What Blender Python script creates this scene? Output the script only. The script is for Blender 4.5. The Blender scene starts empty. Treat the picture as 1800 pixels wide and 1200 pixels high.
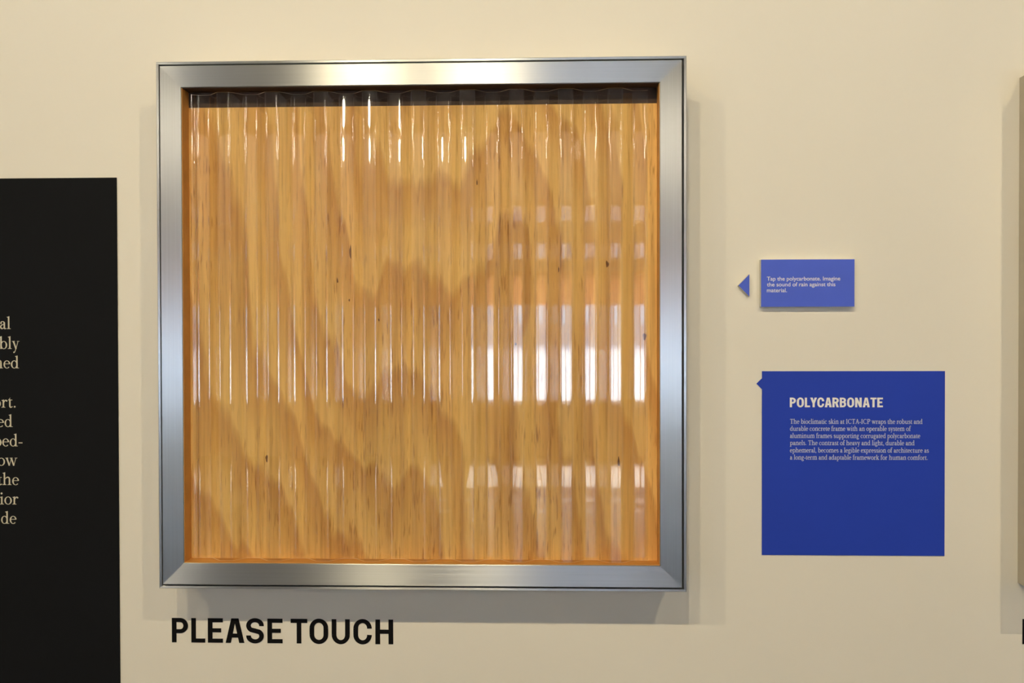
import bpy, bmesh, math, random
from mathutils import Vector, Matrix

random.seed(7)
SC = bpy.context.scene
COL = SC.collection
R = math.radians

# ---------------------------------------------------------------- camera, world, sun, lamps, exposure
cam_d = bpy.data.cameras.new('camera')
cam_d.sensor_width = 36.0
cam_d.lens = 35.0
cam_d.clip_start = 0.02
cam = bpy.data.objects.new('camera', cam_d)
COL.objects.link(cam)
yaw, pitch, roll = R(2.0056), R(-0.6934), R(-0.1300)
fw = Vector((-math.sin(yaw) * math.cos(pitch), math.cos(yaw) * math.cos(pitch), math.sin(pitch)))
r0 = Vector((math.cos(yaw), math.sin(yaw), 0))
u0 = r0.cross(fw)
rt = r0 * math.cos(roll) + u0 * math.sin(roll)
up = u0 * math.cos(roll) - r0 * math.sin(roll)
M3 = Matrix((rt, up, -fw)).transposed()
cam.matrix_world = Matrix.Translation((0, -1.575, 1.5)) @ M3.to_4x4()
SC.camera = cam

SC.view_settings.view_transform = 'Standard'
SC.view_settings.look = 'None'
SC.view_settings.gamma = 1.0
SC.view_settings.use_curve_mapping = False
SC.view_settings.exposure = 0.0

SKY_STRENGTH = 12.0
SUN_STRENGTH = 32.0
WALL_FILL_POWER = 60.0
SPOT_POWER = 163.0
PENDANT_STRENGTH = 112.0

world = bpy.data.worlds.new('sky')
SC.world = world
world.use_nodes = True
nt = world.node_tree
nt.nodes.clear()
wo = nt.nodes.new('ShaderNodeOutputWorld')
bg = nt.nodes.new('ShaderNodeBackground')
tc = nt.nodes.new('ShaderNodeTexCoord')
sp = nt.nodes.new('ShaderNodeSeparateXYZ')
cr = nt.nodes.new('ShaderNodeValToRGB')
cr.color_ramp.elements[0].position = 0.0
cr.color_ramp.elements[0].color = (0.50, 0.75, 1.0, 1)
cr.color_ramp.elements[1].position = 0.8
cr.color_ramp.elements[1].color = (0.42, 0.62, 1.0, 1)
nt.links.new(tc.outputs['Generated'], sp.inputs[0])
nt.links.new(sp.outputs['Z'], cr.inputs[0])
nt.links.new(cr.outputs[0], bg.inputs['Color'])
bg.inputs['Strength'].default_value = SKY_STRENGTH
nt.links.new(bg.outputs[0], wo.inputs[0])


def light(name, kind, loc, target, **kw):
    d = bpy.data.lights.new(name, kind)
    for k, v in kw.items():
        setattr(d, k, v)
    o = bpy.data.objects.new(name, d)
    COL.objects.link(o)
    o.location = loc
    o.rotation_euler = (Vector(target) - Vector(loc)).to_track_quat('-Z', 'Y').to_euler()
    return o


light('sun', 'SUN', (3, -30, 20), (0, 0, -3.5), energy=SUN_STRENGTH, angle=R(0.5), color=(1.0, 0.96, 0.90))

FAR = -10.3                      # the window wall
CEIL = 3.81
WINDOWS = [(-0.72, 1.52), (2.30, 4.54), (-6.70, -4.46)]
WZ0, WZ1 = 0.60, 3.01
for k, (a, b) in enumerate(WINDOWS):
    light('window_portal', 'AREA', ((a + b) / 2, FAR - 0.02, (WZ0 + WZ1) / 2), ((a + b) / 2, 0, (WZ0 + WZ1) / 2),
          shape='RECTANGLE', size=b - a, size_y=WZ1 - WZ0).data.cycles.is_portal = True

# lamp heads on the lighting track in front of the exhibits
TRACK_Y, LAMP_Z = -3.02, 3.50
LAMPS = [(-2.10, (-0.60, 1.40), 0.46), (-0.86, (-0.25, 1.35), 0.54), (-0.32, (0.0, 1.35), 0.54), (1.42, (0.30, 1.40), 0.56)]
for x, (ax, az), k in LAMPS:
    light('track_lamp_light', 'SPOT', (x, TRACK_Y + 0.02, LAMP_Z - 0.02), (ax, 0, az), energy=SPOT_POWER * k, color=(1.0, 0.83, 0.51),
          spot_size=R(72), spot_blend=0.9, shadow_soft_size=0.035)


light('added_wall_fill_light', 'AREA', (-0.4, FAR + 0.99, CEIL - 0.12), (-0.4, FAR, CEIL - 0.42), shape='RECTANGLE', size=12.6, size_y=0.03,
      energy=WALL_FILL_POWER, color=(1.0, 0.88, 0.72))  # added fill light for the upper window wall


# ---------------------------------------------------------------- helpers
def link(name, me, mat=None, parent=None, kind=None):
    o = bpy.data.objects.new(name, me)
    COL.objects.link(o)
    if mat is not None:
        for m in (mat if isinstance(mat, (list, tuple)) else [mat]):
            o.data.materials.append(m)
    if parent:
        o.parent = parent
    if kind:
        o['kind'] = kind
    return o


def tag(o, label, cat, group=None):
    o['label'] = label
    o['category'] = cat
    if group:
        o['group'] = group
    return o


def thing(name, label, cat, loc=(0, 0, 0), group=None):
    o = bpy.data.objects.new(name, None)
    COL.objects.link(o)
    o.location = loc
    o.empty_display_size = 0.05
    return tag(o, label, cat, group)


def dup_tree(o, parent=None):
    c = o.copy()
    COL.objects.link(c)
    c.parent = parent
    for ch in o.children:
        dup_tree(ch, c)
    return c


def bm_mesh(bm, name):
    me = bpy.data.meshes.new(name)
    bm.normal_update()
    bm.to_mesh(me)
    bm.free()
    return me


def add_box(bm, x0, x1, y0, y1, z0, z1):
    vs = [bm.verts.new((x, y, z)) for x in (x0, x1) for y in (y0, y1) for z in (z0, z1)]
    for f in ((0, 1, 3, 2), (4, 6, 7, 5), (0, 4, 5, 1), (2, 3, 7, 6), (0, 2, 6, 4), (1, 5, 7, 3)):
        bm.faces.new([vs[i] for i in f])
    return vs


def box(name, x0, x1, y0, y1, z0, z1, mat, parent=None, kind=None, bevel=0.0):
    bm = bmesh.new()
    add_box(bm, x0, x1, y0, y1, z0, z1)
    bmesh.ops.recalc_face_normals(bm, faces=bm.faces)
    if bevel:
        bmesh.ops.bevel(bm, geom=list(bm.edges), offset=bevel, segments=2, affect='EDGES', profile=0.5)
    return link(name, bm_mesh(bm, name), mat, parent, kind)


def add_cyl(bm, c0, c1, ra, rb, n=20, caps=True):
    c0, c1 = Vector(c0), Vector(c1)
    d = (c1 - c0).normalized()
    a = d.orthogonal().normalized()
    b = d.cross(a)
    r1, r2 = [], []
    for i in range(n):
        t = 2 * math.pi * i / n
        v = a * math.cos(t) + b * math.sin(t)
        r1.append(bm.verts.new(c0 + v * ra))
        r2.append(bm.verts.new(c1 + v * rb))
    for i in range(n):
        f = bm.faces.new((r1[i], r1[(i + 1) % n], r2[(i + 1) % n], r2[i]))
        f.smooth = True
    if caps:
        bm.faces.new(r1[::-1])
        bm.faces.new(r2)


# ---------------------------------------------------------------- materials
def new_mat(name):
    m = bpy.data.materials.new(name)
    m.use_nodes = True
    t = m.node_tree
    t.nodes.clear()
    out = t.nodes.new('ShaderNodeOutputMaterial')
    return m, t, out


def N(t, kind, **inp):
    n = t.nodes.new('ShaderNode' + kind)
    for k, v in inp.items():
        key = k.replace('_', ' ')
        if key in n.inputs:
            n.inputs[key].default_value = v
        else:
            setattr(n, k, v)
    return n


def L(t, a, b):
    t.links.new(a, b)


def ramp(t, fac, stops):
    n = t.nodes.new('ShaderNodeValToRGB')
    el = n.color_ramp.elements
    while len(el) < len(stops):
        el.new(0.5)
    for e, (p, c) in zip(el, stops):
        e.position = p
        e.color = (*c, 1) if len(c) == 3 else c
    L(t, fac, n.inputs[0])
    return n


def math_n(t, op, a, b=None):
    n = t.nodes.new('ShaderNodeMath')
    n.operation = op
    for i, v in enumerate((a, b)):
        if v is None:
            continue
        if isinstance(v, (int, float)):
            n.inputs[i].default_value = v
        else:
            L(t, v, n.inputs[i])
    return n.outputs[0]


def plain(name, col, rough=0.6, spec=0.5, metal=0.0, var=0.0, scale=20.0, bump=0.0):
    m, t, out = new_mat(name)
    b = N(t, 'BsdfPrincipled', Roughness=rough, Metallic=metal)
    b.inputs['Specular IOR Level'].default_value = spec
    b.inputs['Base Color'].default_value = (*col, 1)
    if var or bump:
        c = N(t, 'TexCoord')
        nz = N(t, 'TexNoise', Scale=scale, Detail=5.0)
        L(t, c.outputs['Object'], nz.inputs['Vector'])
        if var:
            lo = tuple(max(0, x * (1 - var)) for x in col)
            hi = tuple(min(1, x * (1 + var)) for x in col)
            rp = ramp(t, nz.outputs['Fac'], [(0.3, lo), (0.7, hi)])
            L(t, rp.outputs[0], b.inputs['Base Color'])
        if bump:
            bp = N(t, 'Bump', Strength=bump, Distance=0.002)
            L(t, nz.outputs['Fac'], bp.inputs['Height'])
            L(t, bp.outputs[0], b.inputs['Normal'])
    L(t, b.outputs[0], out.inputs[0])
    return m


M = {}
M['wall'] = plain('painted plaster wall', (0.86, 0.83, 0.76), 0.75, 0.25, var=0.012, scale=3.0)
M['wall_far'] = plain('painted far wall', (0.82, 0.79, 0.74), 0.8, 0.2, var=0.02, scale=2.0)
M['ceiling'] = plain('dark exposed ceiling', (0.16, 0.145, 0.13), 0.9, 0.2, var=0.1, scale=2.0)
M['floor'] = plain('polished concrete floor', (0.07, 0.066, 0.064), 0.40, 0.25, var=0.12, scale=1.5)
M['white_paint'] = plain('white painted window wood', (0.75, 0.74, 0.70), 0.5)
M['black_metal'] = plain('black powder coated metal', (0.02, 0.02, 0.02), 0.5)
M['ground'] = plain('pale paving outside', (0.62, 0.60, 0.56), 0.9, 0.2, var=0.08, scale=0.6)
M['box_paint'] = plain('cream painted box side', (0.60, 0.55, 0.46), 0.7, 0.3, var=0.03, scale=8)
M['letter_black'] = plain('black vinyl lettering', (0.006, 0.006, 0.007), 0.7, 0.1)
M['black_board'] = plain('black matte graphic board', (0.0092, 0.0100, 0.0125), 0.75, 0.10, var=0.06, scale=5)
M['ink_cream'] = plain('cream printed ink', (0.66, 0.62, 0.50), 0.6, 0.3)
M['ink_white'] = plain('white printed ink on blue', (0.92, 0.92, 0.95), 0.6, 0.3)
M['ink_card'] = plain('white printed card type', (0.78, 0.80, 0.92), 0.6, 0.3)
M['ink_pale'] = plain('pale printed small type', (0.50, 0.54, 0.74), 0.6, 0.3)
M['card_blue'] = plain('periwinkle printed card face', (0.085, 0.150, 0.80), 0.6, 0.3, var=0.02, scale=30)
M['card_edge'] = plain('white foam board edge', (0.72, 0.71, 0.68), 0.7, 0.3)
M['navy'] = plain('deep blue vinyl print', (0.017, 0.056, 0.53), 0.55, 0.25, var=0.03, scale=9, bump=0.05)
M['dark_brown'] = plain('dark brown strip and shaded lining', (0.085, 0.056, 0.042), 0.7, 0.2, var=0.15, scale=12)
M['terracotta'] = plain('terracotta roller blind cloth', (0.74, 0.50, 0.37), 0.9, 0.1, var=0.05, scale=30)
_t = M['terracotta'].node_tree
_p = [n for n in _t.nodes if n.type == 'BSDF_PRINCIPLED'][0]
_tl = N(_t, 'BsdfTranslucent')
_tl.inputs['Color'].default_value = (0.74, 0.50, 0.37, 1)
_mx = N(_t, 'MixShader')
_mx.inputs[0].default_value = 0.5
L(_t, _p.outputs[0], _mx.inputs[1])
L(_t, _tl.outputs[0], _mx.inputs[2])
L(_t, _mx.outputs[0], [n for n in _t.nodes if n.type == 'OUTPUT_MATERIAL'][0].inputs[0])
M['lining'] = plain('varnished wood lining', (0.62, 0.30, 0.075), 0.45, 0.4, var=0.1, scale=40)


def brick_mat():
    m, t, out = new_mat('red brick facade')
    b = N(t, 'BsdfPrincipled', Roughness=0.9)
    c = N(t, 'TexCoord')
    mp = N(t, 'Mapping')
    mp.inputs['Rotation'].default_value = (R(90), 0, 0)
    br = N(t, 'TexBrick', Scale=4.0)
    br.inputs['Color1'].default_value = (0.60, 0.47, 0.42, 1)
    br.inputs['Color2'].default_value = (0.52, 0.40, 0.36, 1)
    br.inputs['Mortar'].default_value = (0.5, 0.46, 0.42, 1)
    L(t, c.outputs['Object'], mp.inputs[0])
    L(t, mp.outputs[0], br.inputs['Vector'])
    L(t, br.outputs['Color'], b.inputs['Base Color'])
    L(t, b.outputs[0], out.inputs[0])
    return m


M['brick'] = brick_mat()


def thin_clear(name, tint, r0, rough, wave=False):
    """clear thin sheet: lets light straight through and mirrors by the Schlick rule on either side"""
    m, t, out = new_mat(name)
    geo = N(t, 'NewGeometry')
    dot = N(t, 'VectorMath', operation='DOT_PRODUCT')
    L(t, geo.outputs['Incoming'], dot.inputs[0])
    L(t, geo.outputs['Normal'], dot.inputs[1])
    a = math_n(t, 'ABSOLUTE', dot.outputs['Value'])
    a = math_n(t, 'SUBTRACT', 1.0, a)
    a = math_n(t, 'POWER', a, 5.0)
    a = math_n(t, 'MULTIPLY', a, 1.0 - r0)
    a = math_n(t, 'ADD', a, r0)
    tr = N(t, 'BsdfTransparent')
    tr.inputs['Color'].default_value = (*tint, 1)
    gl = N(t, 'BsdfGlossy', Roughness=rough)
    gl.inputs['Color'].default_value = (1, 1, 1, 1)
    if wave:
        c = N(t, 'TexCoord')
        mp = N(t, 'Mapping')
        mp.inputs['Scale'].default_value = (40, 40, 2.5)
        nz = N(t, 'TexNoise', Scale=1.0, Detail=1.5)
        L(t, c.outputs['Object'], mp.inputs[0])
        L(t, mp.outputs[0], nz.inputs['Vector'])
        bp = N(t, 'Bump', Strength=0.03, Distance=0.004)
        L(t, nz.outputs['Fac'], bp.inputs['Height'])
        L(t, bp.outputs[0], gl.inputs['Normal'])
    mx = N(t, 'MixShader')
    L(t, a, mx.inputs[0])
    L(t, tr.outputs[0], mx.inputs[1])
    L(t, gl.outputs[0], mx.inputs[2])
    L(t, mx.outputs[0], out.inputs[0])
    return m


M['polycarbonate'] = thin_clear('clear polycarbonate', (0.965, 0.968, 0.965), 0.055, 0.03, wave=True)
M['poly_edge'] = plain('cut polycarbonate edge', (0.95, 0.80, 0.58), 0.35, 0.5)  # pale orange paints the glow along the sheet's cut ends
M['glass_dim'] = thin_clear('dimmed transom glass', (0.40, 0.37, 0.36), 0.07, 0.0)  # dark tint added to dim the small top panes in reflections
M['glass'] = thin_clear('window glass', (0.95, 0.97, 0.96), 0.07, 0.0)


def plywood():
    m, t, out = new_mat('pine plywood')
    b = N(t, 'BsdfPrincipled', Roughness=0.6)
    b.inputs['Specular IOR Level'].default_value = 0.3
    c = N(t, 'TexCoord')

    def noise(scale, detail, rough=0.5, dist=0.0):
        mp = N(t, 'Mapping')
        mp.inputs['Scale'].default_value = scale
        L(t, c.outputs['Object'], mp.inputs[0])
        nz = N(t, 'TexNoise', Scale=1.0, Detail=detail, Roughness=rough, Distortion=dist)
        L(t, mp.outputs[0], nz.inputs['Vector'])
        return nz.outputs['Fac']

    # contour bands of a rotary cut veneer: a sloped field bent by tall noise, cut into growth rings
    sx = N(t, 'SeparateXYZ')
    L(t, c.outputs['Object'], sx.inputs[0])
    big = noise((3.0, 1, 0.85), 1.5, 0.45, 0.1)
    mid = noise((15, 1, 2.6), 3.0, 0.55)
    wob = noise((60, 1, 9.0), 2.0, 0.6)
    f = math_n(t, 'MULTIPLY', big, 4.2)
    f = math_n(t, 'ADD', f, math_n(t, 'MULTIPLY', sx.outputs['X'], 5.5))
    f = math_n(t, 'ADD', f, math_n(t, 'MULTIPLY', sx.outputs['Z'], 2.0))
    f = math_n(t, 'ADD', f, math_n(t, 'MULTIPLY', mid, 0.62))
    f = math_n(t, 'ADD', f, math_n(t, 'MULTIPLY', wob, 0.16))
    fr = math_n(t, 'FRACT', math_n(t, 'MULTIPLY', f, 2.1))
    band = ramp(t, fr, [(0.0, (0.84, 0.50, 0.155)), (0.07, (0.99, 0.64, 0.215)), (0.42, (0.95, 0.60, 0.195)),
                        (0.68, (0.84, 0.49, 0.148)), (0.93, (0.77, 0.425, 0.125)), (1.0, (0.84, 0.50, 0.155))])
    # fine fibre streaks
    fine = noise((150, 1, 3.5), 4.0, 0.6)
    fr2 = ramp(t, fine, [(0.30, (0.74, 0.68, 0.60)), (0.52, (1, 1, 1)), (0.8, (1.07, 1.07, 1.08))])
    mx = N(t, 'MixRGB', blend_type='MULTIPLY')
    mx.inputs[0].default_value = 0.9
    L(t, band.outputs[0], mx.inputs[1])
    L(t, fr2.outputs[0], mx.inputs[2])
    streak = noise((42, 1, 1.1), 3.0, 0.6)
    sr = ramp(t, streak, [(0.28, (0.80, 0.74, 0.68)), (0.5, (0.98, 0.97, 0.96)), (0.75, (1.07, 1.07, 1.05))])
    mxs = N(t, 'MixRGB', blend_type='MULTIPLY')
    mxs.inputs[0].default_value = 0.85
    L(t, mx.outputs[0], mxs.inputs[1])
    L(t, sr.outputs[0], mxs.inputs[2])
    mx = mxs
    # short dark pores
    pore = noise((300, 1, 22), 2.0, 0.6)
    pr = ramp(t, pore, [(0.32, (0.60, 0.48, 0.37)), (0.43, (1, 1, 1))])
    zone = noise((6, 1, 3.0), 2.0)
    zr = ramp(t, zone, [(0.40, (0.12, 0.12, 0.12)), (0.58, (1, 1, 1))])
    mx2 = N(t, 'MixRGB', blend_type='MULTIPLY')
    L(t, zr.outputs[0], mx2.inputs[0])
    L(t, mx.outputs[0], mx2.inputs[1])
    L(t, pr.outputs[0], mx2.inputs[2])
    # reddish mottling
    mot = noise((5, 1, 2.2), 3.0, 0.6)
    mr = ramp(t, mot, [(0.40, (1, 1, 1)), (0.75, (0.93, 0.80, 0.70))])
    mx3 = N(t, 'MixRGB', blend_type='MULTIPLY')
    mx3.inputs[0].default_value = 0.8
    L(t, mx2.outputs[0], mx3.inputs[1])
    L(t, mr.outputs[0], mx3.inputs[2])
    L(t, mx3.outputs[0], b.inputs['Base Color'])
    L(t, b.outputs[0], out.inputs[0])
    return m


M['plywood'] = plywood()
M['ply_edge'] = plain('plywood knot', (0.20, 0.085, 0.03), 0.7, 0.2, var=0.25, scale=200)


def aluminium(name, col, rough, aniso, axis):
    """brushed along the rail; axis = object axis of the brushing"""
    m, t, out = new_mat(name)
    b = N(t, 'BsdfAnisotropic', Roughness=rough, Anisotropy=-aniso)
    b.distribution = 'BECKMANN'
    c = N(t, 'TexCoord')
    mp = N(t, 'Mapping')
    mp.inputs['Scale'].default_value = (4, 900, 900) if axis == 'X' else (900, 900, 4)
    nz = N(t, 'TexNoise', Scale=1.0, Detail=3.0)
    L(t, c.outputs['Object'], mp.inputs[0])
    L(t, mp.outputs[0], nz.inputs['Vector'])
    rp = ramp(t, nz.outputs['Fac'], [(0.3, tuple(x * 0.95 for x in col)), (0.7, tuple(min(1, x * 1.04) for x in col))])
    L(t, rp.outputs[0], b.inputs['Color'])
    rr = ramp(t, nz.outputs['Fac'], [(0.3, (rough * 0.92,) * 3), (0.7, (rough * 1.08,) * 3)])
    L(t, rr.outputs[0], b.inputs['Roughness'])
    tg = N(t, 'Tangent', direction_type='UV_MAP')
    tg.uv_map = 'brush'
    L(t, tg.outputs[0], b.inputs['Tangent'])
    g2 = N(t, 'BsdfGlossy', Roughness=0.72)
    L(t, rp.outputs[0], g2.inputs['Color'])
    mx = N(t, 'MixShader')
    mx.inputs[0].default_value = 0.27
    L(t, b.outputs[0], mx.inputs[1])
    L(t, g2.outputs[0], mx.inputs[2])
    L(t, mx.outputs[0], out.inputs[0])
    return m


M['alu_x'] = aluminium('brushed aluminium across', (0.56, 0.58, 0.61), 0.34, 0.70, 'X')
M['alu_z'] = aluminium('brushed aluminium upright', (0.56, 0.58, 0.61), 0.34, 0.70, 'Z')


def emission(name, col, strength):
    m, t, out = new_mat(name)
    e = N(t, 'Emission', Strength=strength)
    e.inputs['Color'].default_value = (*col, 1)
    L(t, e.outputs[0], out.inputs[0])
    return m


M['bulb'] = emission('glowing pendant tube', (1.0, 0.87, 0.64), PENDANT_STRENGTH)
M['lens'] = emission('glowing lamp lens', (1.0, 0.76, 0.40), 30.0)

# ---------------------------------------------------------------- setting
X0, X1 = -7.4, 6.6
box('floor', X0 - 0.2, X1 + 0.2, FAR - 0.3, 0.2, -0.2, 0.0, M['floor'], kind='structure')
box('ceiling', X0 - 0.2, X1 + 0.2, FAR - 0.3, 0.2, CEIL, CEIL + 0.2, M['ceiling'], kind='structure')
box('wall_north', X0 - 0.2, X1 + 0.2, 0.0, 0.2, 0.0, CEIL, M['wall'], kind='structure')
box('wall_west', X0 - 0.2, X0, FAR, 0.0, 0.0, CEIL, M['wall_far'], kind='structure')
box('wall_east', X1, X1 + 0.2, FAR, 0.0, 0.0, CEIL, M['wall_far'], kind='structure')
bm = bmesh.new()
ws = sorted(WINDOWS)
xs = [X0 - 0.2] + [v for w in ws for v in w] + [X1 + 0.2]
for a, b in zip(xs[0::2], xs[1::2]):
    add_box(bm, a, b, FAR - 0.3, FAR, 0.0, CEIL)
for a, b in ws:
    add_box(bm, a, b, FAR - 0.3, FAR, 0.0, WZ0)
    add_box(bm, a, b, FAR - 0.3, FAR, WZ1, CEIL)
bmesh.ops.recalc_face_normals(bm, faces=bm.faces)
link('wall_south', bm_mesh(bm, 'wall_south'), M['wall_far'], kind='structure')

for i, (a, b) in enumerate(WINDOWS):
    w = bpy.data.objects.new('window_%d' % (i + 1), None)
    COL.objects.link(w)
    w.location = ((a + b) / 2, FAR - 0.12, WZ0)
    w['kind'] = 'structure'
    hw, H = (b - a) / 2, WZ1 - WZ0
    bm = bmesh.new()
    t = 0.06
    add_box(bm, -hw, -hw + t, -0.05, 0.05, 0, H)
    add_box(bm, hw - t, hw, -0.05, 0.05, 0, H)
    add_box(bm, -hw + t, hw - t, -0.05, 0.05, 0, t)
    add_box(bm, -hw + t, hw - t, -0.05, 0.05, H - t, H)
    bmesh.ops.recalc_face_normals(bm, faces=bm.faces)
    link('window_frame', bm_mesh(bm, 'window_frame'), M['white_paint'], w)
    # horizontal rails: a deep one over the main lights, one between the two small top rows
    for z0, z1 in ((1.58, 1.74), (1.91, 2.18)):
        box('rail', -hw + t, hw - t, -0.045, 0.045, z0, z1, M['white_paint'], w)
    for k in range(1, 5):
        x = -hw + k * 2 * hw / 5
        for z0, z1 in ((t, 1.58), (1.74, 1.91), (2.18, H - t)):
            box('muntin', x - 0.02, x + 0.02, -0.03, 0.03, z0, z1, M['white_paint'], w)
    for k in range(5):
        xa = -hw + k * 2 * hw / 5 + (0.02 if k else t)
        xb = -hw + (k + 1) * 2 * hw / 5 - (0.02 if k < 4 else t)
        for z0, z1 in ((t, 1.58), (1.74, 1.91), (2.18, H - t)):
            bm = bmesh.new()
            vs = [bm.verts.new(p) for p in ((xa, 0, z0), (xb, 0, z0), (xb, 0, z1), (xa, 0, z1))]
            bm.faces.new(vs)
            link('pane', bm_mesh(bm, 'pane'), M['glass'] if z0 < 1 else M['glass_dim'], w)
    box('sill', -hw - 0.0, hw + 0.0, 0.05, 0.119, -0.0, 0.03, M['white_paint'], w)
    bl = thing('roller_blind', ['rolled terracotta blind at the top of the middle window', 'rolled terracotta blind on the east window',
                                'rolled terracotta blind on the west window'][i], 'blind', ((a + b) / 2, FAR - 0.045, 1.78), 'terracotta blinds on the far windows')
    box('cloth', -hw + 0.03, hw - 0.03, -0.0008, 0.0008, 0.0, 0.36, M['terracotta'], bl)
    bm = bmesh.new()
    add_cyl(bm, (-hw + 0.02, 0, 0.383), (hw - 0.02, 0, 0.383), 0.022, 0.022)
    link('roller', bm_mesh(bm, 'roller'), M['terracotta'], bl)

# outside: paving and the building over the street
box('ground', -110, 110, -140, FAR - 0.3, -0.6, -0.35, M['ground'], kind='structure')
bd = bpy.data.objects.new('building', None)
COL.objects.link(bd)
bd.location = (0, -118, -0.35)
bd['kind'] = 'structure'
bm = bmesh.new()
add_box(bm, -75, 75, -12, 0, 0, 21)
bmesh.ops.recalc_face_normals(bm, faces=bm.faces)
link('facade', bm_mesh(bm, 'facade'), M['brick'], bd)
for r_ in range(2):
    for k in range(15):
        x = -63 + 9 * k
        box('window', x - 1.5, x + 1.5, 0.0, 0.2, 2.4 + 8.0 * r_, 7.0 + 8.0 * r_, M['white_paint'], bd)
box('cornice', -75.3, 75.3, 0.0, 0.8, 20.0, 21.2, M['white_paint'], bd)

# lighting track with lamp heads (the lamps that throw the shadows below the frame)
tr = thing('lighting_track', 'black ceiling track running along in front of the exhibit wall', 'lighting track', (0, TRACK_Y - 0.05, CEIL))
box('track_bar', -3.5, 3.5, -0.018, 0.018, -0.19, -0.16, M['black_metal'], tr)
for x in (-3.0, 0.0, 3.0):
    bm = bmesh.new()
    add_cyl(bm, (x, 0, -0.16), (x, 0, 0.0), 0.006, 0.006, 10)
    link('hanger', bm_mesh(bm, 'hanger'), M['black_metal'], tr)
for i, (x, (ax, az), k) in enumerate(LAMPS):
    h = thing('track_lamp', ['black track lamp head west of the exhibit', 'black track lamp head before the left half of the exhibit', 'black track lamp head before the right half of the exhibit', 'black track lamp head east of the exhibit'][i], 'lamp',
              (x, TRACK_Y - 0.05, LAMP_Z + 0.12), 'track lamps over the exhibit wall')
    d = (Vector((ax, 0, az)) - Vector((x, TRACK_Y, LAMP_Z))).normalized()
    c = Vector((0, 0.0, -0.14))
    bm = bmesh.new()
    add_cyl(bm, c - d * 0.13, c + d * 0.02, 0.045, 0.05, 24, caps=False)
    add_cyl(bm, c - d * 0.131, c - d * 0.13, 0.045, 0.045, 24)
    link('lamp_housing', bm_mesh(bm, 'lamp_housing'), M['black_metal'], h)
    bm = bmesh.new()
    add_cyl(bm, c - d * 0.03, c - d * 0.028, 0.042, 0.042, 24)
    link('lamp_lens', bm_mesh(bm, 'lamp_lens'), M['lens'], h)
    bm = bmesh.new()
    add_cyl(bm, c - d * 0.08 + Vector((0, 0, 0.04)), (0, 0, -0.001), 0.008, 0.008, 10)
    link('lamp_stem', bm_mesh(bm, 'lamp_stem'), M['black_metal'], h)

# added fill: an unseen linear lamp that brightens the upper window wall
lw = thing('added_wall_fill', 'added long slim fill lamp under the ceiling, brightening the window wall', 'lamp', (0, FAR + 1.0, CEIL))
bm = bmesh.new()
for za, zb, ya, yb in ((-0.10, -0.095, -0.03, 0.03), (-0.14, -0.10, 0.025, 0.03), (-0.14, -0.135, 0.0, 0.025)):
    add_box(bm, -6.8, 6.0, ya, yb, za, zb)
bmesh.ops.recalc_face_normals(bm, faces=bm.faces)
link('lamp_housing', bm_mesh(bm, 'lamp_housing'), M['black_metal'], lw)
for x in (-6.0, -2.0, 2.0, 5.2):
    bm = bmesh.new()
    add_cyl(bm, (x, 0, -0.095), (x, 0, 0.0), 0.005, 0.005, 8)
    link('hanger', bm_mesh(bm, 'hanger'), M['black_metal'], lw)

# pendants further back in the hall: what the polycarbonate mirrors as short warm glints
def make_pendant():
    p = thing('pendant_lamp', 'warm tube pendant hanging over the hall', 'lamp', (0, 0, 0), 'tube pendants over the hall')
    bm = bmesh.new()
    add_cyl(bm, (0, 0, -0.09), (0, 0, 0.11), 0.05, 0.045, 20)
    link('lamp_tube', bm_mesh(bm, 'lamp_tube'), M['bulb'], p)
    bm = bmesh.new()
    for ra, rb, flip in ((0.062, 0.062, False), (0.065, 0.065, True)):      # added half round shield, stops light spilling back into the hall
        lo, hi = [], []
        for q in range(17):
            t = R(185 + 170 * q / 16)
            lo.append(bm.verts.new((ra * math.cos(t), ra * math.sin(t), -0.11)))
            hi.append(bm.verts.new((ra * math.cos(t), ra * math.sin(t), 0.11)))
        for q in range(16):
            f = (lo[q], lo[q + 1], hi[q + 1], hi[q])
            bm.faces.new(f if flip else f[::-1]).smooth = True
    link('spill_shield', bm_mesh(bm, 'spill_shield'), M['black_metal'], p)
    bm = bmesh.new()
    add_cyl(bm, (0, 0, 0.11), (0, 0, 0.17), 0.050, 0.04, 20)
    link('lamp_cap', bm_mesh(bm, 'lamp_cap'), M['black_metal'], p)
    bm = bmesh.new()
    add_cyl(bm, (0, 0, 0.17), (0, 0, CEIL - 3.45), 0.004, 0.004, 8)
    link('lamp_cord', bm_mesh(bm, 'lamp_cord'), M['black_metal'], p)
    return p


PEND = [(-4.2, -7.6), (-1.6, -7.6), (2.6, -7.6), (4.6, -7.6), (-1.9, -9.4), (-1.0, -9.4), (3.1, -9.4), (-5.6, -6.4)]
WHERE = ['west end of the middle row', 'second from the west in the middle row', 'third from the west in the middle row', 'east end of the middle row',
         'west of the pair by the middle window', 'east of the pair by the middle window', 'in front of the east window', 'nearest the exhibit wall at the west end']
pen = make_pendant()
for i, (x, y) in enumerate(PEND):
    p = pen if i == 0 else dup_tree(pen)
    p.location = (x, y, 3.45)
    p['label'] = 'warm tube pendant over the hall, ' + WHERE[i]

# ---------------------------------------------------------------- the exhibit box
# rail profile: (inward offset from the lip's outer edge, y), lip first, then the groove, then the wide bezel
LIP = [(0.0, -0.084), (0.0, -0.0940), (0.0006, -0.0946), (0.0036, -0.0946), (0.0042, -0.0940), (0.0042, -0.084)]
BEZ = [(0.0075, -0.078), (0.0072, -0.0985), (0.0080, -0.0998), (0.0392, -0.1004), (0.0400, -0.0998), (0.0400, -0.0710), (0.0360, -0.0710), (0.0360, -0.078)]
GRV = [(0.0042, -0.086), (0.0042, -0.0885), (0.0072, -0.0885), (0.0072, -0.086)]


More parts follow.
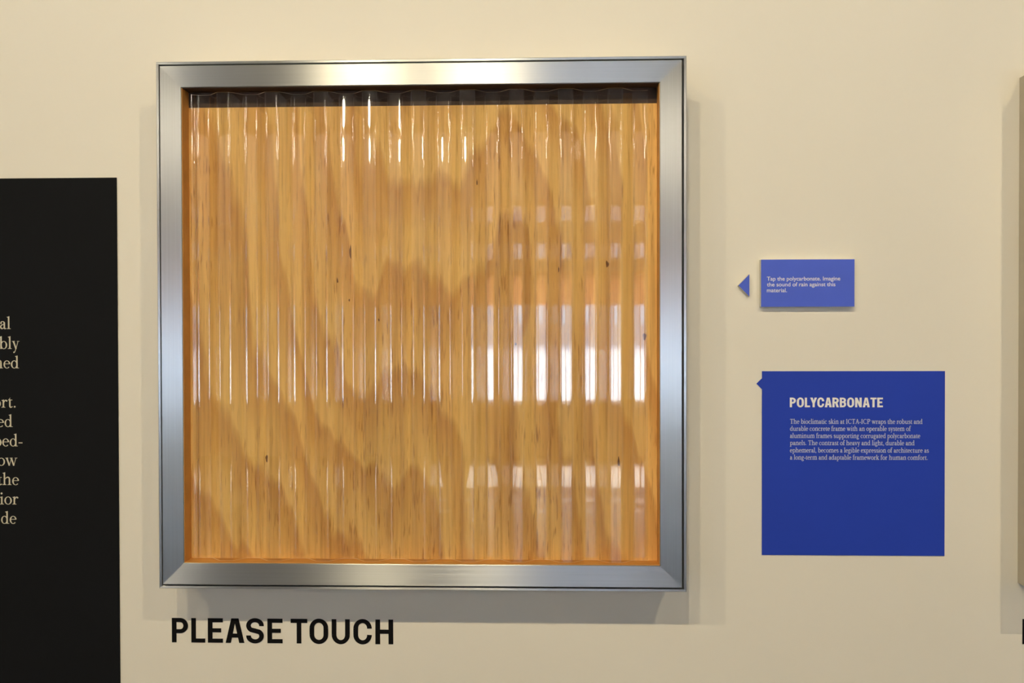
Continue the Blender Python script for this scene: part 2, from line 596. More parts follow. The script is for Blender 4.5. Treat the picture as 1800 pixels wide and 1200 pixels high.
def rail(name, prof, side, x0, z0, x1, z1, mat, parent):
    """one mitred length of a closed profile along a side of the rectangle; uv 'brush' has u across the rail"""
    bm = bmesh.new()
    uv = bm.loops.layers.uv.new('brush')
    ends = {'bottom': lambda o: ((x0 + o, z0 + o), (x1 - o, z0 + o)), 'top': lambda o: ((x1 - o, z1 - o), (x0 + o, z1 - o)),
            'left': lambda o: ((x0 + o, z1 - o), (x0 + o, z0 + o)), 'right': lambda o: ((x1 - o, z0 + o), (x1 - o, z1 - o))}[side]
    n = len(prof)
    A, B = [], []
    for o, y in prof:
        (ax, az), (bx, bz) = ends(o)
        A.append(bm.verts.new((ax, y, az)))
        B.append(bm.verts.new((bx, y, bz)))
    ax_ = 2 if side in ('left', 'right') else 0

    def lng(v):
        return v.co[ax_]
    acc = [0.0]
    for i in range(n):
        p, q = prof[i], prof[(i + 1) % n]
        acc.append(acc[-1] + math.hypot(q[0] - p[0], q[1] - p[1]))
    for i in range(n):
        j = (i + 1) % n
        f = bm.faces.new((A[i], A[j], B[j], B[i]))
        for lp, (u, v) in zip(f.loops, ((acc[i], lng(A[i])), (acc[i + 1], lng(A[j])), (acc[i + 1], lng(B[j])), (acc[i], lng(B[i])))):
            lp[uv].uv = (u * 10, v * 10)
    bm.faces.new(A[::-1])
    bm.faces.new(B)
    bmesh.ops.recalc_face_normals(bm, faces=bm.faces)
    return link(name, bm_mesh(bm, name), mat, parent)


PER, FAR_C = 0.0733, -0.5209      # corrugation pitch and the centre of a far flat


def sheet_profile(xa, xb, y_far, y_near):
    """rounded trapezoid wave as a dense polyline in (x, y)"""
    hf, rad = 0.0100, 0.0075
    pts = []
    k = -2
    while FAR_C + k * PER < xb + PER:
        c = FAR_C + k * PER
        pts += [(c - hf, y_far), (c + hf, y_far), (c + PER / 2 - hf, y_near), (c + PER / 2 + hf, y_near)]
        k += 1
    out = []
    for i in range(1, len(pts) - 1):
        p, a, b = Vector(pts[i]), Vector(pts[i - 1]), Vector(pts[i + 1])
        d1, d2 = (a - p).normalized(), (b - p).normalized()
        turn = math.pi - d1.angle(d2)
        tl = rad * math.tan(turn / 2)
        s, e = p + d1 * tl, p + d2 * tl
        nrm = (d1 + d2).normalized()
        cen = p + nrm * (rad / math.cos(turn / 2))
        a0 = math.atan2(s.y - cen.y, s.x - cen.x)
        a1 = math.atan2(e.y - cen.y, e.x - cen.x)
        da = (a1 - a0 + math.pi) % (2 * math.pi) - math.pi
        for q in range(13):
            t = a0 + da * q / 12
            out.append((cen.x + rad * math.cos(t), cen.y + rad * math.sin(t)))
    res = []
    for (xa_, ya_), (xb_, yb_) in zip(out, out[1:]):
        if xa_ >= xa and xa_ <= xb:
            if not res:
                res.append((xa, ya_))
            res.append((xa_, ya_))
    return res


def make_sheet(parent, xa, xb, za, zb):
    prof = sheet_profile(xa, xb, -0.0765, -0.0945)
    th = 0.0012
    bm = bmesh.new()
    nrm = []
    for i in range(len(prof)):
        a, b = Vector(prof[max(i - 1, 0)]), Vector(prof[min(i + 1, len(prof) - 1)])
        d = (b - a).normalized()
        nrm.append(Vector((-d.y, d.x)))
    fr = [(x, y) for x, y in prof]
    bk = [(x + n.x * th, y + n.y * th) for (x, y), n in zip(prof, nrm)]
    for ring, flip in ((fr, False), (bk, True)):
        lo = [bm.verts.new((x, y, za)) for x, y in ring]
        hi = [bm.verts.new((x, y, zb)) for x, y in ring]
        for i in range(len(ring) - 1):
            vs = (lo[i], lo[i + 1], hi[i + 1], hi[i])
            f = bm.faces.new(vs[::-1] if flip else vs)
            f.smooth = True
    for z in (za, zb):                       # cut ends
        va = [bm.verts.new((x, y, z)) for x, y in fr]
        vb = [bm.verts.new((x, y, z)) for x, y in bk]
        for i in range(len(fr) - 1):
            f = bm.faces.new((va[i], va[i + 1], vb[i + 1], vb[i]))
            f.material_index = 1
    return link('corrugated_sheet', bm_mesh(bm, 'corrugated_sheet'), [M['polycarbonate'], M['poly_edge']], parent)


def exhibit(name, label, loc, x0, z0, x1, z1):
    """box with its origin at loc on the wall; rectangle given relative to loc"""
    t = thing(name, label, 'display', loc, 'framed material exhibits on the wall')
    ins, wt = 0.004, 0.012
    a, b, c, d = x0 + ins, x1 - ins, z0 + ins, z1 - ins
    yb, yf = -0.0005, -0.084
    box('box_side', a, a + wt, yf, yb, c, d, M['box_paint'], t)
    box('box_side', b - wt, b, yf, yb, c, d, M['box_paint'], t)
    box('box_side', a + wt, b - wt, yf, yb, c, c + wt, M['box_paint'], t)
    box('box_side', a + wt, b - wt, yf, yb, d - wt, d, M['box_paint'], t)
    for side in ('top', 'right', 'bottom', 'left'):
        mt = M['alu_x'] if side in ('top', 'bottom') else M['alu_z']
        rail('bezel_rail', BEZ, side, x0, z0, x1, z1, mt, t)
        rail('outer_lip', LIP, side, x0, z0, x1, z1, mt, t)
        rail('groove_strip', GRV, side, x0, z0, x1, z1, M['black_metal'], t)
    LIN = [(0.0401, -0.0985), (0.0409, -0.0985), (0.0409, -0.0709), (0.0401, -0.0709)]
    for side in ('top', 'right', 'bottom', 'left'):
        rail('inner_lining', LIN, side, x0, z0, x1, z1, M['dark_brown'] if side == 'top' else M['lining'], t)  # top length darker: its shade is put into the colour
    # plywood backing just behind the bezel's inner return, with small knots
    pw = box('plywood_back', a + wt + 0.001, b - wt - 0.001, -0.0708, -0.0600, c + wt + 0.001, z1 - 0.0640, M['plywood'], t)
    # the plywood stops short of the top: a dark brown strip fills the band above it
    box('head_strip', a + wt + 0.001, b - wt - 0.001, -0.0690, -0.0600, z1 - 0.0638, d - wt - 0.001, M['dark_brown'], t)
    return t


BX0, BX1, BZ0, BZ1 = -0.5859, 0.2065, 1.1102, 1.9026
cx, cz = (BX0 + BX1) / 2, (BZ0 + BZ1) / 2
ex = exhibit('exhibit_frame', 'square brushed aluminium frame holding clear corrugated polycarbonate over plywood', (0, 0, 0), BX0, BZ0, BX1, BZ1)
make_sheet(ex, BX0 + 0.0465, BX1 - 0.0465, BZ0 + 0.0425, BZ1 - 0.0460)


def knot(x, z, rx, rz, ang=0.0):
    bm = bmesh.new()
    n = 14
    c = bm.verts.new((0, -0.0006, 0))
    ring = []
    for i in range(n):
        t = 2 * math.pi * i / n
        k = 1 + 0.18 * math.sin(3 * t + x * 90) + 0.1 * math.sin(5 * t)
        px, pz = rx * k * math.cos(t), rz * k * math.sin(t)
        ring.append(bm.verts.new((px * math.cos(ang) - pz * math.sin(ang), 0, px * math.sin(ang) + pz * math.cos(ang))))
    for i in range(n):
        bm.faces.new((c, ring[(i + 1) % n], ring[i]))
    bmesh.ops.recalc_face_normals(bm, faces=bm.faces)
    o = link('knot', bm_mesh(bm, 'knot'), M['ply_edge'], [c_ for c_ in ex.children if c_.name.startswith('plywood_back')][0])
    o.location = (x, -0.0709, z)


for kx, kz, ra, rb, an in ((-0.105, 1.722, 0.0010, 0.0042, 0.0), (0.091, 1.598, 0.0022, 0.0048, 0.1), (0.147, 1.489, 0.0026, 0.0052, 0.0), (-0.318, 1.575, 0.0012, 0.0040, 0.1),
                           (-0.298, 1.618, 0.0016, 0.010, 0.0), (0.108, 1.300, 0.0018, 0.007, 0.05), (-0.428, 1.304, 0.0018, 0.0055, 0.0), (-0.047, 1.478, 0.0012, 0.002, 0.0),
                           (0.018, 1.590, 0.001, 0.004, 0.0), (-0.255, 1.515, 0.0011, 0.0022, 0.3), (-0.300, 1.545, 0.001, 0.002, 0.0)):
    knot(kx, kz, ra, rb, an)

# neighbour on the right: only its left side reaches into the picture
nb = exhibit('exhibit_frame', 'box of the next exhibit, only its side showing at the right edge', (0.7290, 0, 1.0995), 0.0, 0.0, BX1 - BX0, BZ1 - BZ0)


# ---------------------------------------------------------------- lettering
class Glyphs:
    """collects strokes (quads) in (x, y) text units"""
    def __init__(self, fat=0.0):
        self.q = []
        self.fat = fat

    def quad(self, *p):
        self.q.append(tuple(p))

    def rect(self, x0, y0, x1, y1):
        e = self.fat / 2
        x0, y0, x1, y1 = x0 - e, y0 - e, x1 + e, y1 + e
        self.quad((x0, y0), (x1, y0), (x1, y1), (x0, y1))

    def path(self, pts, ws):
        n = len(pts)
        le, ri = [], []
        for i in range(n):
            a, b = pts[max(i - 1, 0)], pts[min(i + 1, n - 1)]
            dx, dy = b[0] - a[0], b[1] - a[1]
            l = math.hypot(dx, dy) or 1
            w = (ws[i] + self.fat) / 2
            le.append((pts[i][0] - dy / l * w, pts[i][1] + dx / l * w))
            ri.append((pts[i][0] + dy / l * w, pts[i][1] - dx / l * w))
        for i in range(n - 1):
            self.quad(ri[i], ri[i + 1], le[i + 1], le[i])

    def arc(self, cx, cy, rx, ry, a0, a1, wv, wh, n=18):
        pts, ws = [], []
        for i in range(n + 1):
            t = R(a0 + (a1 - a0) * i / n)
            pts.append((cx + rx * math.cos(t), cy + ry * math.sin(t)))
            ws.append(wv * math.cos(t) ** 2 + wh * math.sin(t) ** 2)
        self.path(pts, ws)

    def bez(self, p0, p1, p2, p3, w0, w1, n=10):
        pts, ws = [], []
        for i in range(n + 1):
            t = i / n
            s = 1 - t
            pts.append(tuple(s ** 3 * a + 3 * s * s * t * b + 3 * s * t * t * c + t ** 3 * d for a, b, c, d in zip(p0, p1, p2, p3)))
            ws.append(w0 * s + w1 * t)
        self.path(pts, ws)

    def dot(self, x, y, r, n=10):
        for i in range(0, n, 2):
            t = [2 * math.pi * (i + k) / n for k in range(3)]
            self.quad((x, y), *[(x + r * math.cos(a), y + r * math.sin(a)) for a in t])

    def mesh(self, name, thick=0.0, scale=1.0, dx=0.0, sx=1.0):
        """front at y = -thick, facing -y; with thickness the strokes get side walls"""
        bm = bmesh.new()
        for k_, q in enumerate(self.q):
            th = thick + 2e-6 * (k_ % 40)          # overlapping strokes never share a plane
            P = [(dx + x * scale * sx, y * scale) for x, y in q]
            area = sum(P[i][0] * P[(i + 1) % len(P)][1] - P[(i + 1) % len(P)][0] * P[i][1] for i in range(len(P)))
            if abs(area) < 1e-12:
                continue
            if area < 0:
                P = P[::-1]
            f = [bm.verts.new((x, -th, z)) for x, z in P]
            bm.faces.new(f)
            if thick:
                k = [bm.verts.new((x, 0, z)) for x, z in P]
                m = len(P)
                for i in range(m):
                    bm.faces.new((f[(i + 1) % m], f[i], k[i], k[(i + 1) % m]))
        return bm_mesh(bm, name)


# --- condensed bold grotesque capitals, cap height 1: returns width
def cap(g, ch, w=0.19, h=0.165, x=0.0, k=1.0):
    """k scales the widths"""
    def X(v):
        return x + v * k
    o = 0.015
    if ch == 'P' or ch == 'R' or ch == 'B':
        W = {'P': 0.668, 'R': 0.70, 'B': 0.70}[ch] * k
        g.rect(x, 0, x + w, 1)
        r = W - w / 2
        lo = {'P': 0.375, 'R': 0.40, 'B': 0.45}[ch] + h / 2
        hi = 1 - h / 2
        ry = (hi - lo) / 2
        rx = min(ry, r - w)
        xr = x + r - (0.02 * k if ch == 'B' else 0)
        g.rect(x + w * 0.9, hi - h / 2, xr - rx + 0.005, hi + h / 2)
        g.rect(x + w * 0.9, lo - h / 2, xr - rx + 0.005, lo + h / 2)
        g.arc(xr - rx, (hi + lo) / 2, rx, ry, 90, -90, w, h)
        if ch == 'R':
            g.quad((x + W * 0.42, 0.46), (x + W * 0.42 + w, 0.50), (x + W + 0.01, 0), (x + W - w * 1.02, 0))
        if ch == 'B':
            l2 = h / 2
            ry2 = (lo - l2) / 2
            g.rect(x + w * 0.9, 0, x + r - rx + 0.005, h)
            g.arc(x + r - rx, (lo + l2) / 2, rx, ry2, 90, -90, w, h)
        return W
    if ch == 'L':
        W = 0.573 * k
        g.rect(x, 0, x + w, 1)
        g.rect(x + w, 0, x + W, h)
        return W
    if ch == 'E':
        W = 0.62 * k
        g.rect(x, 0, x + w, 1)
        g.rect(x + w, 0, x + W, h)
        g.rect(x + w, 1 - h, x + W, 1)
        g.rect(x + w, 0.425, x + W - 0.07, 0.425 + h)
        return W
    if ch == 'T':
        W = 0.68 * k
        g.rect(x, 1 - h, x + W, 1)
        g.rect(x + W / 2 - w / 2, 0, x + W / 2 + w / 2, 1 - h)
        return W
    if ch == 'H' or ch == 'N':
        W = 0.725 * k
        g.rect(x, 0, x + w, 1)
        g.rect(x + W - w, 0, x + W, 1)
        if ch == 'H':
            g.rect(x + w, 0.425, x + W - w, 0.425 + h)
        else:
            g.quad((x, 1), (x + W - w * 1.02, 0), (x + W, 0), (x + w * 1.02, 1))
        return W
    if ch == 'A':
        W = 0.77 * k
        b = w * 1.12
        for s in (0, 1):
            P = [(0, 0), (b, 0), (W / 2, 0.80), (W / 2, 1), (W * 0.305, 1)]
            P = [(x + (W - px if s else px), py) for px, py in P]
            g.quad(P[0], P[1], P[2], P[4])
            g.quad(P[2], P[3], P[4])
        g.rect(x + W * 0.25, 0.215, x + W * 0.75, 0.215 + h)
        return W
    if ch == 'Y':
        W = 0.74 * k
        g.rect(x + W / 2 - w / 2, 0, x + W / 2 + w / 2, 0.42)
        g.quad((x, 1), (x + W / 2 - w / 2, 0.40), (x + W / 2 + w * 0.45, 0.40), (x + w * 1.1, 1))
        g.quad((x + W, 1), (x + W / 2 + w / 2, 0.40), (x + W / 2 - w * 0.45, 0.40), (x + W - w * 1.1, 1))
        return W
    if ch in 'OCU':
        W = {'O': 0.765, 'C': 0.75, 'U': 0.74}[ch] * k
        rx = (W - w) / 2
        cxx = x + W / 2
        ry = 0.30
        yt, yb_ = 1 + o - h / 2 - ry, -o + h / 2 + ry
        if ch == 'O':
            g.arc(cxx, yt, rx, ry, 0, 180, w, h)
            g.arc(cxx, yb_, rx, ry, 180, 360, w, h)
            g.rect(x, yb_, x + w, yt)
            g.rect(x + W - w, yb_, x + W, yt)
        elif ch == 'U':
            g.arc(cxx, yb_, rx, ry, 180, 360, w, h)
            g.rect(x, yb_, x + w, 1)
            g.rect(x + W - w, yb_, x + W, 1)
        else:
            g.arc(cxx, yt, rx, ry, 0, 180, w, h)
            g.arc(cxx, yb_, rx, ry, 180, 360, w, h)
            g.rect(x, yb_, x + w, yt)
            g.rect(x + W - w, yt - 0.005 if yt < 0.63 else 0.63, x + W, yt + 0.002)
            g.rect(x + W - w, yb_ - 0.002, x + W, max(yb_, 0.345))
        return W
    if ch == 'S':
        W = 0.725 * k
        rx = (W - w) / 2
        cxx = x + W / 2
        ry = 0.5 * (0.5 + o - h / 2) + 0.004
        ct, cb = 1 + o - h / 2 - ry, -o + h / 2 + ry
        pts, ws = [], []
        for i in range(25):
            t = R(-5 + 235 * i / 24)
            pts.append((cxx + rx * math.cos(t), ct + ry * math.sin(t)))
            ws.append(w * math.cos(t) ** 2 + h * math.sin(t) ** 2)
        for i in range(25):
            t = R(50 - 235 * i / 24)
            pts.append((cxx + rx * math.cos(t), cb + ry * math.sin(t)))
            ws.append(w * math.cos(t) ** 2 + h * math.sin(t) ** 2)
        ws[22:28] = [w * 0.98] * 6
        g.path(pts, ws)
        return W
    return 0.3


# --- old style serif, em units (x-height .45, ascender .72): returns advance
XH, AS, TK, TN = 0.45, 0.72, 0.088, 0.034


def foot(g, x, y=0.0, l=0.075, r=0.075, up=True):
    s = 1 if up else -1
    g.rect(x - TK / 2 - l, y, x + TK / 2 + r, y + s * 0.026)
    g.quad((x - TK / 2 - l * 0.5, y + s * 0.026), (x + TK / 2 + r * 0.5, y + s * 0.026), (x + TK / 2, y + s * 0.06), (x - TK / 2, y + s * 0.06))


def flag(g, x, y):
    g.quad((x - TK / 2 - 0.075, y - 0.035), (x - TK / 2, y - 0.085), (x + TK / 2, y - 0.02), (x + TK / 2, y + 0.012))
    g.quad((x - TK / 2 - 0.075, y - 0.035), (x - TK / 2, y - 0.06), (x + TK / 2, y + 0.012))


def stem(g, x, y0, y1, serif=True, head=True):
    g.rect(x - TK / 2, y0, x + TK / 2, y1 - 0.02 if head else y1)
    if serif:
        foot(g, x, y0)
    if head:
        flag(g, x, y1)


def arch(g, x0, x1):
    g.bez((x0, 0.31), (x0 + 0.05, 0.42), (x1 - 0.10, 0.50), (x1 - 0.02, 0.405), TN, TK * 0.9)
    g.bez((x1 - 0.03, 0.425), (x1 - 0.005, 0.395), (x1, 0.36), (x1, 0.28), TK * 0.75, TK)
    g.rect(x1 - TK / 2, 0.0, x1 + TK / 2, 0.285)
    foot(g, x1)


def serif(g, ch, x):
    def X(v):
        return x + v
    if ch == ' ':
        return 0.235
    if ch == 'a':
        g.arc(X(0.185), 0.325, 0.105, 0.105, 150, 0, TK, TN)
        g.dot(X(0.095), 0.335, 0.048)
        g.rect(X(0.29) - TK / 2, 0.06, X(0.29) + TK / 2, 0.33)
        g.bez((X(0.29), 0.08), (X(0.29), 0.0), (X(0.35), 0.0), (X(0.40), 0.045), TK * 0.9, TN)
        g.bez((X(0.28), 0.27), (X(0.10), 0.24), (X(0.05), 0.16), (X(0.085), 0.085), TN, TK)
        g.bez((X(0.08), 0.10), (X(0.10), -0.01), (X(0.20), 0.0), (X(0.28), 0.10), TK, TN)
        return 0.42
    if ch in 'bhkl':
        stem(g, X(0.125), 0.0 if ch != 'b' else 0.03, AS, serif=ch != 'b')
        if ch == 'l':
            return 0.255
        if ch == 'h':
            arch(g, X(0.15), X(0.42))
            return 0.56
        if ch == 'b':
            g.arc(X(0.285), 0.22, 0.155, 0.215, 150, -160, TK, TN, 26)
            g.rect(X(0.125) - TK / 2, 0.0, X(0.125) + TK / 2, 0.12)
            return 0.51
        g.path([(X(0.15), 0.20), (X(0.38), 0.43)], [TN, TN])
        g.path([(X(0.22), 0.27), (X(0.42), 0.01)], [TK, TK])
        g.rect(X(0.28), XH - 0.026, X(0.47), XH)
        g.rect(X(0.32), 0, X(0.52), 0.026)
        return 0.52
    if ch == 'c':
        g.arc(X(0.225), 0.22, 0.16, 0.213, 50, 315, TK, TN, 26)
        g.dot(X(0.325), 0.355, 0.048)
        return 0.415
    if ch == 'd':
        g.arc(X(0.22), 0.22, 0.155, 0.213, 30, 330, TK, TN, 26)
        g.rect(X(0.375) - TK / 2, 0.04, X(0.375) + TK / 2, AS - 0.02)
        flag(g, X(0.375), AS)
        g.quad((X(0.33), 0.0), (X(0.335), 0.10), (X(0.42), 0.10), (X(0.42), 0.0))
        g.rect(X(0.38), 0.0, X(0.495), 0.03)
        return 0.51
    if ch == 'e':
        g.arc(X(0.22), 0.22, 0.16, 0.213, 8, 318, TK, TN, 28)
        g.rect(X(0.08), 0.235, X(0.40), 0.235 + TN)
        return 0.43
    if ch == 'f':
        g.rect(X(0.125) - TK / 2, 0, X(0.125) + TK / 2, 0.56)
        foot(g, X(0.125))
        g.arc(X(0.235), 0.56, 0.11, 0.15, 180, 40, TK, TN)
        g.dot(X(0.31), 0.655, 0.045)
        g.rect(X(0.02), XH - TN, X(0.27), XH)
        return 0.30
    if ch == 'g':
        g.arc(X(0.20), 0.305, 0.115, 0.132, 0, 360, TK * 0.85, TN, 24)
        g.arc(X(0.215), -0.10, 0.155, 0.095, 0, 360, TK * 0.7, TN * 1.4, 24)
        g.bez((X(0.12), 0.20), (X(0.02), 0.10), (X(0.10), 0.04), (X(0.22), 0.0), TN, TK * 0.9)
        g.path([(X(0.29), 0.39), (X(0.36), 0.44), (X(0.41), 0.42)], [TN, TN, TK * 0.7])
        return 0.43
    if ch == 'i':
        stem(g, X(0.125), 0, XH)
        g.dot(X(0.115), 0.63, 0.058)
        return 0.255
    if ch == 'm':
        stem(g, X(0.125), 0, XH)
        arch(g, X(0.15), X(0.41))
        arch(g, X(0.43), X(0.69))
        return 0.82
    if ch == 'n':
        stem(g, X(0.125), 0, XH)
        arch(g, X(0.15), X(0.42))
        return 0.55
    if ch == 'o':
        g.arc(X(0.24), 0.22, 0.175, 0.213, 0, 360, TK, TN, 32)
        return 0.48
    if ch == 'p':
        stem(g, X(0.125), -0.23, XH)
        g.arc(X(0.285), 0.22, 0.155, 0.213, 150, -150, TK, TN, 26)
        return 0.51
    if ch == 'r':
        stem(g, X(0.125), 0, XH)
        g.bez((X(0.155), 0.28), (X(0.19), 0.39), (X(0.24), 0.44), (X(0.30), 0.415), TN, TK * 0.75)
        g.dot(X(0.315), 0.385, 0.048)
        return 0.375
    if ch == 's':
        g.bez((X(0.30), 0.335), (X(0.27), 0.46), (X(0.08), 0.47), (X(0.08), 0.335), TN, TK * 0.75)
        g.bez((X(0.08), 0.345), (X(0.09), 0.22), (X(0.32), 0.26), (X(0.315), 0.115), TK * 0.8, TK * 0.8)
        g.bez((X(0.315), 0.125), (X(0.32), -0.03), (X(0.10), -0.03), (X(0.06), 0.125), TK * 0.75, TN)
        return 0.375
    if ch == 't':
        g.rect(X(0.125) - TK / 2, 0.08, X(0.125) + TK / 2, 0.47)
        g.quad((X(0.02), XH - TN), (X(0.08), XH - TN), (X(0.16), 0.57), (X(0.14), 0.57))
        g.rect(X(0.06), XH - TN, X(0.27), XH)
        g.bez((X(0.125), 0.10), (X(0.125), -0.02), (X(0.22), 0.0), (X(0.28), 0.065), TK, TN)
        return 0.30
    if ch == 'u':
        g.rect(X(0.125) - TK / 2, 0.12, X(0.125) + TK / 2, XH - 0.02)
        flag(g, X(0.125), XH)
        g.bez((X(0.125), 0.14), (X(0.13), -0.03), (X(0.28), -0.01), (X(0.39), 0.12), TK, TN)
        g.rect(X(0.415) - TK / 2, 0.0, X(0.415) + TK / 2, XH - 0.02)
        flag(g, X(0.415), XH)
        g.rect(X(0.42), 0.0, X(0.53), 0.028)
        return 0.55
    if ch in 'vwy':
        def vee(a):
            g.path([(X(a + 0.08), XH), (X(a + 0.235), 0.0)], [TK, TK])
            g.path([(X(a + 0.36), XH), (X(a + 0.235), 0.02)], [TN, TN])
        vee(0)
        g.rect(X(-0.005), XH - 0.026, X(0.175), XH)
        if ch == 'w':
            vee(0.26)
            g.rect(X(0.26), XH - 0.026, X(0.43), XH)
            g.rect(X(0.55), XH - 0.026, X(0.70), XH)
            return 0.70
        g.rect(X(0.29), XH - 0.026, X(0.435), XH)
        if ch == 'y':
            g.path([(X(0.245), 0.04), (X(0.16), -0.17)], [TN, TN * 1.3])
            g.path([(X(0.17), -0.14), (X(0.135), -0.20), (X(0.075), -0.195)], [TN, TK * 0.8, TK])
        return 0.43
    if ch == 'x':
        g.path([(X(0.08), XH), (X(0.36), 0)], [TK, TK])
        g.path([(X(0.36), XH), (X(0.08), 0)], [TN, TN])
        for a, b in ((0.0, XH - 0.026), (0.28, XH - 0.026), (0.0, 0.0), (0.26, 0.0)):
            g.rect(X(a), b, X(a + 0.16), b + 0.026)
        return 0.43
    if ch == '.':
        g.dot(X(0.11), 0.045, 0.056)
        return 0.22
    if ch == ',':
        g.dot(X(0.11), 0.045, 0.056)
        g.path([(X(0.15), 0.04), (X(0.13), -0.06), (X(0.08), -0.10)], [0.05, 0.045, TN])
        return 0.22
    if ch == '-':
        g.rect(X(0.03), 0.17, X(0.26), 0.225)
        return 0.29
    CH = 0.68
    if ch == 'T':
        g.rect(X(0.30) - 0.05, 0, X(0.30) + 0.05, CH)
        foot(g, X(0.30), l=0.09, r=0.09)
        g.rect(X(0.04), CH - 0.035, X(0.56), CH)
        g.quad((X(0.04), CH), (X(0.03), CH - 0.17), (X(0.055), CH - 0.17), (X(0.10), CH - 0.03))
        g.quad((X(0.56), CH), (X(0.57), CH - 0.17), (X(0.545), CH - 0.17), (X(0.50), CH - 0.03))
        return 0.60
    if ch == 'I':
        g.rect(X(0.16) - 0.05, 0, X(0.16) + 0.05, CH)
        foot(g, X(0.16))
        foot(g, X(0.16), CH, up=False)
        return 0.33
    if ch == 'C':
        g.arc(X(0.36), 0.34, 0.28, 0.325, 45, 318, 0.10, TN, 28)
        g.quad((X(0.545), 0.66), (X(0.57), 0.66), (X(0.57), 0.45), (X(0.535), 0.50))
        return 0.65
    if ch == 'A':
        g.path([(X(0.32), CH), (X(0.54), 0.01)], [0.10, 0.10])
        g.path([(X(0.33), CH - 0.02), (X(0.11), 0.01)], [TN, TN])
        g.rect(X(0.19), 0.22, X(0.45), 0.22 + TN)
        g.rect(X(0.02), 0, X(0.22), 0.026)
        g.rect(X(0.42), 0, X(0.65), 0.026)
        return 0.66
    if ch == 'P':
        g.rect(X(0.16) - 0.05, 0, X(0.16) + 0.05, CH)
        foot(g, X(0.16))
        foot(g, X(0.16), CH, up=False, r=0.0)
        g.rect(X(0.2), CH - TN, X(0.32), CH)
        g.rect(X(0.2), 0.31, X(0.32), 0.31 + TN)
        g.arc(X(0.31), (CH - TN / 2 + 0.31 + TN / 2) / 2, 0.175, (CH - TN - 0.31) / 2, 90, -90, 0.10, TN)
        return 0.56
    return 0.3


def serif_line(name, text, x_from, x_to, z, y, em, mat, parent, right=None, fat=0.0):
    """a line of serif type on the plane y, baseline z; stretched to end at x_to (or right aligned at its natural width)"""
    g = Glyphs(fat)
    x = 0.0
    for ch in text:
        x += serif(g, ch, x)
    xmax = max(p[0] for q in g.q for p in q)
    if right is not None:
        sx, x_from = 1.0, x_to - xmax * em
    else:
        sx = (x_to - x_from) / (xmax * em)
    o = link(name, g.mesh(name, 0.0, em, 0.0, sx), mat, parent)
    o.location = (x_from, y, z)
    return o


# --- PLEASE TOUCH, cut black vinyl on the wall: letter positions as set on the wall (m from the P's stem), cap height 39.3 mm
CAPH = 0.0393
LET = [('P', 0.0), ('L', 0.0316), ('E', 0.0585), ('A', 0.0873), ('S', 0.1207), ('E', 0.1550), ('T', 0.1926), ('O', 0.2230), ('U', 0.2587), ('C', 0.2936), ('H', 0.3289)]


def wall_words(label, x, z, slope):
    t = thing('wall_lettering', label, 'lettering', (x, -0.0004, z), 'vinyl words below the exhibits')
    for ch, dx in LET:
        g = Glyphs()
        cap(g, ch)
        o = link('letter', g.mesh('letter', 0.0005, CAPH), M['letter_black'], t)
        o.location = (dx, 0, 0)
    return t


wall_words('bold black capitals on the wall below the square aluminium frame', -0.6032, 0.9986, 0)
wall_words('black letter edge beneath the neighbouring box at the right edge', 0.7406, 1.0074, 0)

# --- tall black text board on the left
bb = thing('text_board', 'tall black text board with cream serif lines, left of the frame', 'board', (-0.6878, 0, 0.35))
bo = box('board', -1.05, 0.0, -0.003, -0.0004, 0.0, 1.3942, M['black_board'], bb)
bo.rotation_euler = (0, 0, 0)
BT = [('al', -0.8615, 1.5026), ('ibly', -0.8475, 1.4706), ('ned', -0.8485, 1.4394), ('ort.', -0.8545, 1.3762), ('ed', -0.8597, 1.3450), ('ped-', -0.8438, 1.3138),
      ('ow', -0.8525, 1.2826), ('the', -0.8499, 1.2514), ('ior', -0.8513, 1.2201), ('de', -0.8545, 1.1889)]
for s, xr, z in BT:
    o = serif_line('text_line', s, 0, xr + 0.6878, z - 0.35, -0.0032, 0.0280, M['ink_cream'], bb, right=True)

# --- large dark blue placard with its small pointer
pl = thing('info_placard', 'large dark blue square placard headed POLYCARBONATE, with small side pointer', 'placard', (0.4786, 0, 1.1449))
PW, PH = 0.1414, 0.2887
g = Glyphs()
bm = bmesh.new()
out = [(-PW, 0), (PW, 0), (PW, PH), (-PW, PH), (-PW, 0.2776), (-PW - 0.0086, 0.2692), (-PW, 0.2604)]
fr = [bm.verts.new((x, -0.0016, z)) for x, z in out]
bk = [bm.verts.new((x, -0.0004, z)) for x, z in out]
bm.faces.new(fr)
bm.faces.new(bk[::-1])
for i in range(len(out)):
    j = (i + 1) % len(out)
    bm.faces.new((fr[j], fr[i], bk[i], bk[j]))
bmesh.ops.recalc_face_normals(bm, faces=bm.faces)
link('placard_panel', bm_mesh(bm, 'placard_panel'), M['navy'], pl)
g = Glyphs()
x = 0.0
for ch in 'POLYCARBONATE':
    x += cap(g, ch, 0.205, 0.175, x, 0.86) + {'L': 0.02, 'Y': 0.03, 'A': 0.055, 'T': 0.06, 'C': 0.05}.get(ch, 0.09)
xm = max(p[0] for q in g.q for p in q)
CH2 = 0.0150
o = link('heading', g.mesh('heading', 0.0, CH2, 0.0, (0.5245 - 0.3803) / (xm * CH2)), M['ink_white'], pl)
o.location = (0.3803 - 0.4786, -0.0018, 1.3772 - 1.1449)
PT = [('The bioclimatic skin at ICTA-ICP wraps the robust and', 0.5857, 1.3514), ('durable concrete frame with an operable system of', 0.5680, 1.3403),
      ('aluminum frames supporting corrugated polycarbonate', 0.5822, 1.3291), ('panels. The contrast of heavy and light, durable and', 0.5735, 1.3179),
      ('ephemeral, becomes a legible expression of architecture as', 0.5954, 1.3064), ('a long-term and adaptable framework for human comfort.', 0.5936, 1.2952)]
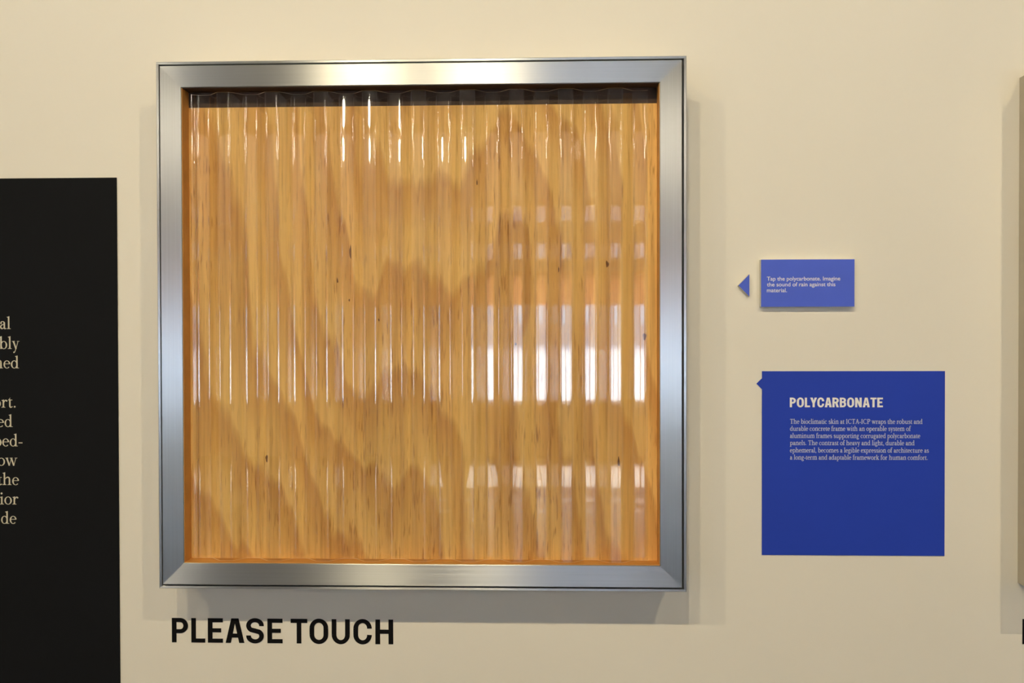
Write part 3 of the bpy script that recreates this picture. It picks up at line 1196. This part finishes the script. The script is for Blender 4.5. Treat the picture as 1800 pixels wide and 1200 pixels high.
for s, xr, z in PT:
    serif_line('text_line', s, 0.3805 - 0.4786, xr - 0.4786, z - 1.1449, -0.0018, 0.0108, M['ink_pale'], pl, fat=0.03)


# --- thick foam board card and its loose arrow
def prism(name, pts, y0, y1, mats, parent=None):
    """outline in (x, z); front face (slot 0) at y0, edges (slot 1)"""
    bm = bmesh.new()
    fr = [bm.verts.new((x, y0, z)) for x, z in pts]
    bk = [bm.verts.new((x, y1, z)) for x, z in pts]
    f = bm.faces.new(fr)
    b = bm.faces.new(bk[::-1])
    b.material_index = 1
    n = len(pts)
    for i in range(n):
        j = (i + 1) % n
        s = bm.faces.new((fr[j], fr[i], bk[i], bk[j]))
        s.material_index = 1
    bmesh.ops.recalc_face_normals(bm, faces=bm.faces)
    return link(name, bm_mesh(bm, name), mats, parent)


ca = thing('tap_card', 'small periwinkle blue foam board card inviting visitors to tap', 'card', (0.4052, 0, 1.5342))
CW, CHh = 0.0719, 0.0735
prism('card_panel', [(-CW, 0), (CW, 0), (CW, CHh), (-CW, CHh)], -0.012, -0.0004, [M['card_blue'], M['card_edge']], ca)
for s, xr, z in (('Tap the polycarbonate. Imagine', 0.4552, 1.5750), ('the sound of rain against this', 0.4478, 1.5660), ('material.', 0.3733, 1.5570)):
    cu = bpy.data.curves.new('line', 'FONT')
    cu.body = s
    cu.size = 0.0088
    cu.offset = 0.00010
    tmp = bpy.data.objects.new('line', cu)
    COL.objects.link(tmp)
    bpy.context.view_layer.update()
    me = bpy.data.meshes.new_from_object(tmp.evaluated_get(bpy.context.evaluated_depsgraph_get()))
    bpy.data.objects.remove(tmp)
    xa, xb = min(v.co.x for v in me.vertices), max(v.co.x for v in me.vertices)
    k = (xr - 0.3423) / (xb - xa)
    for v in me.vertices:
        v.co = ((v.co.x - xa) * k, 0, v.co.y)
    me.materials.clear()
    o = link('text_line', me, M['ink_card'], ca)
    o.location = (0.3423 - 0.4052, -0.0122, z - 1.5342)

tri = prism('pointer_arrow', [(0.3157, 1.5503), (0.3157, 1.5851), (0.2989, 1.5678)], -0.010, -0.0004, [M['card_blue'], M['card_edge']])
tag(tri, 'small blue triangle pointing left beside the tap card', 'arrow')
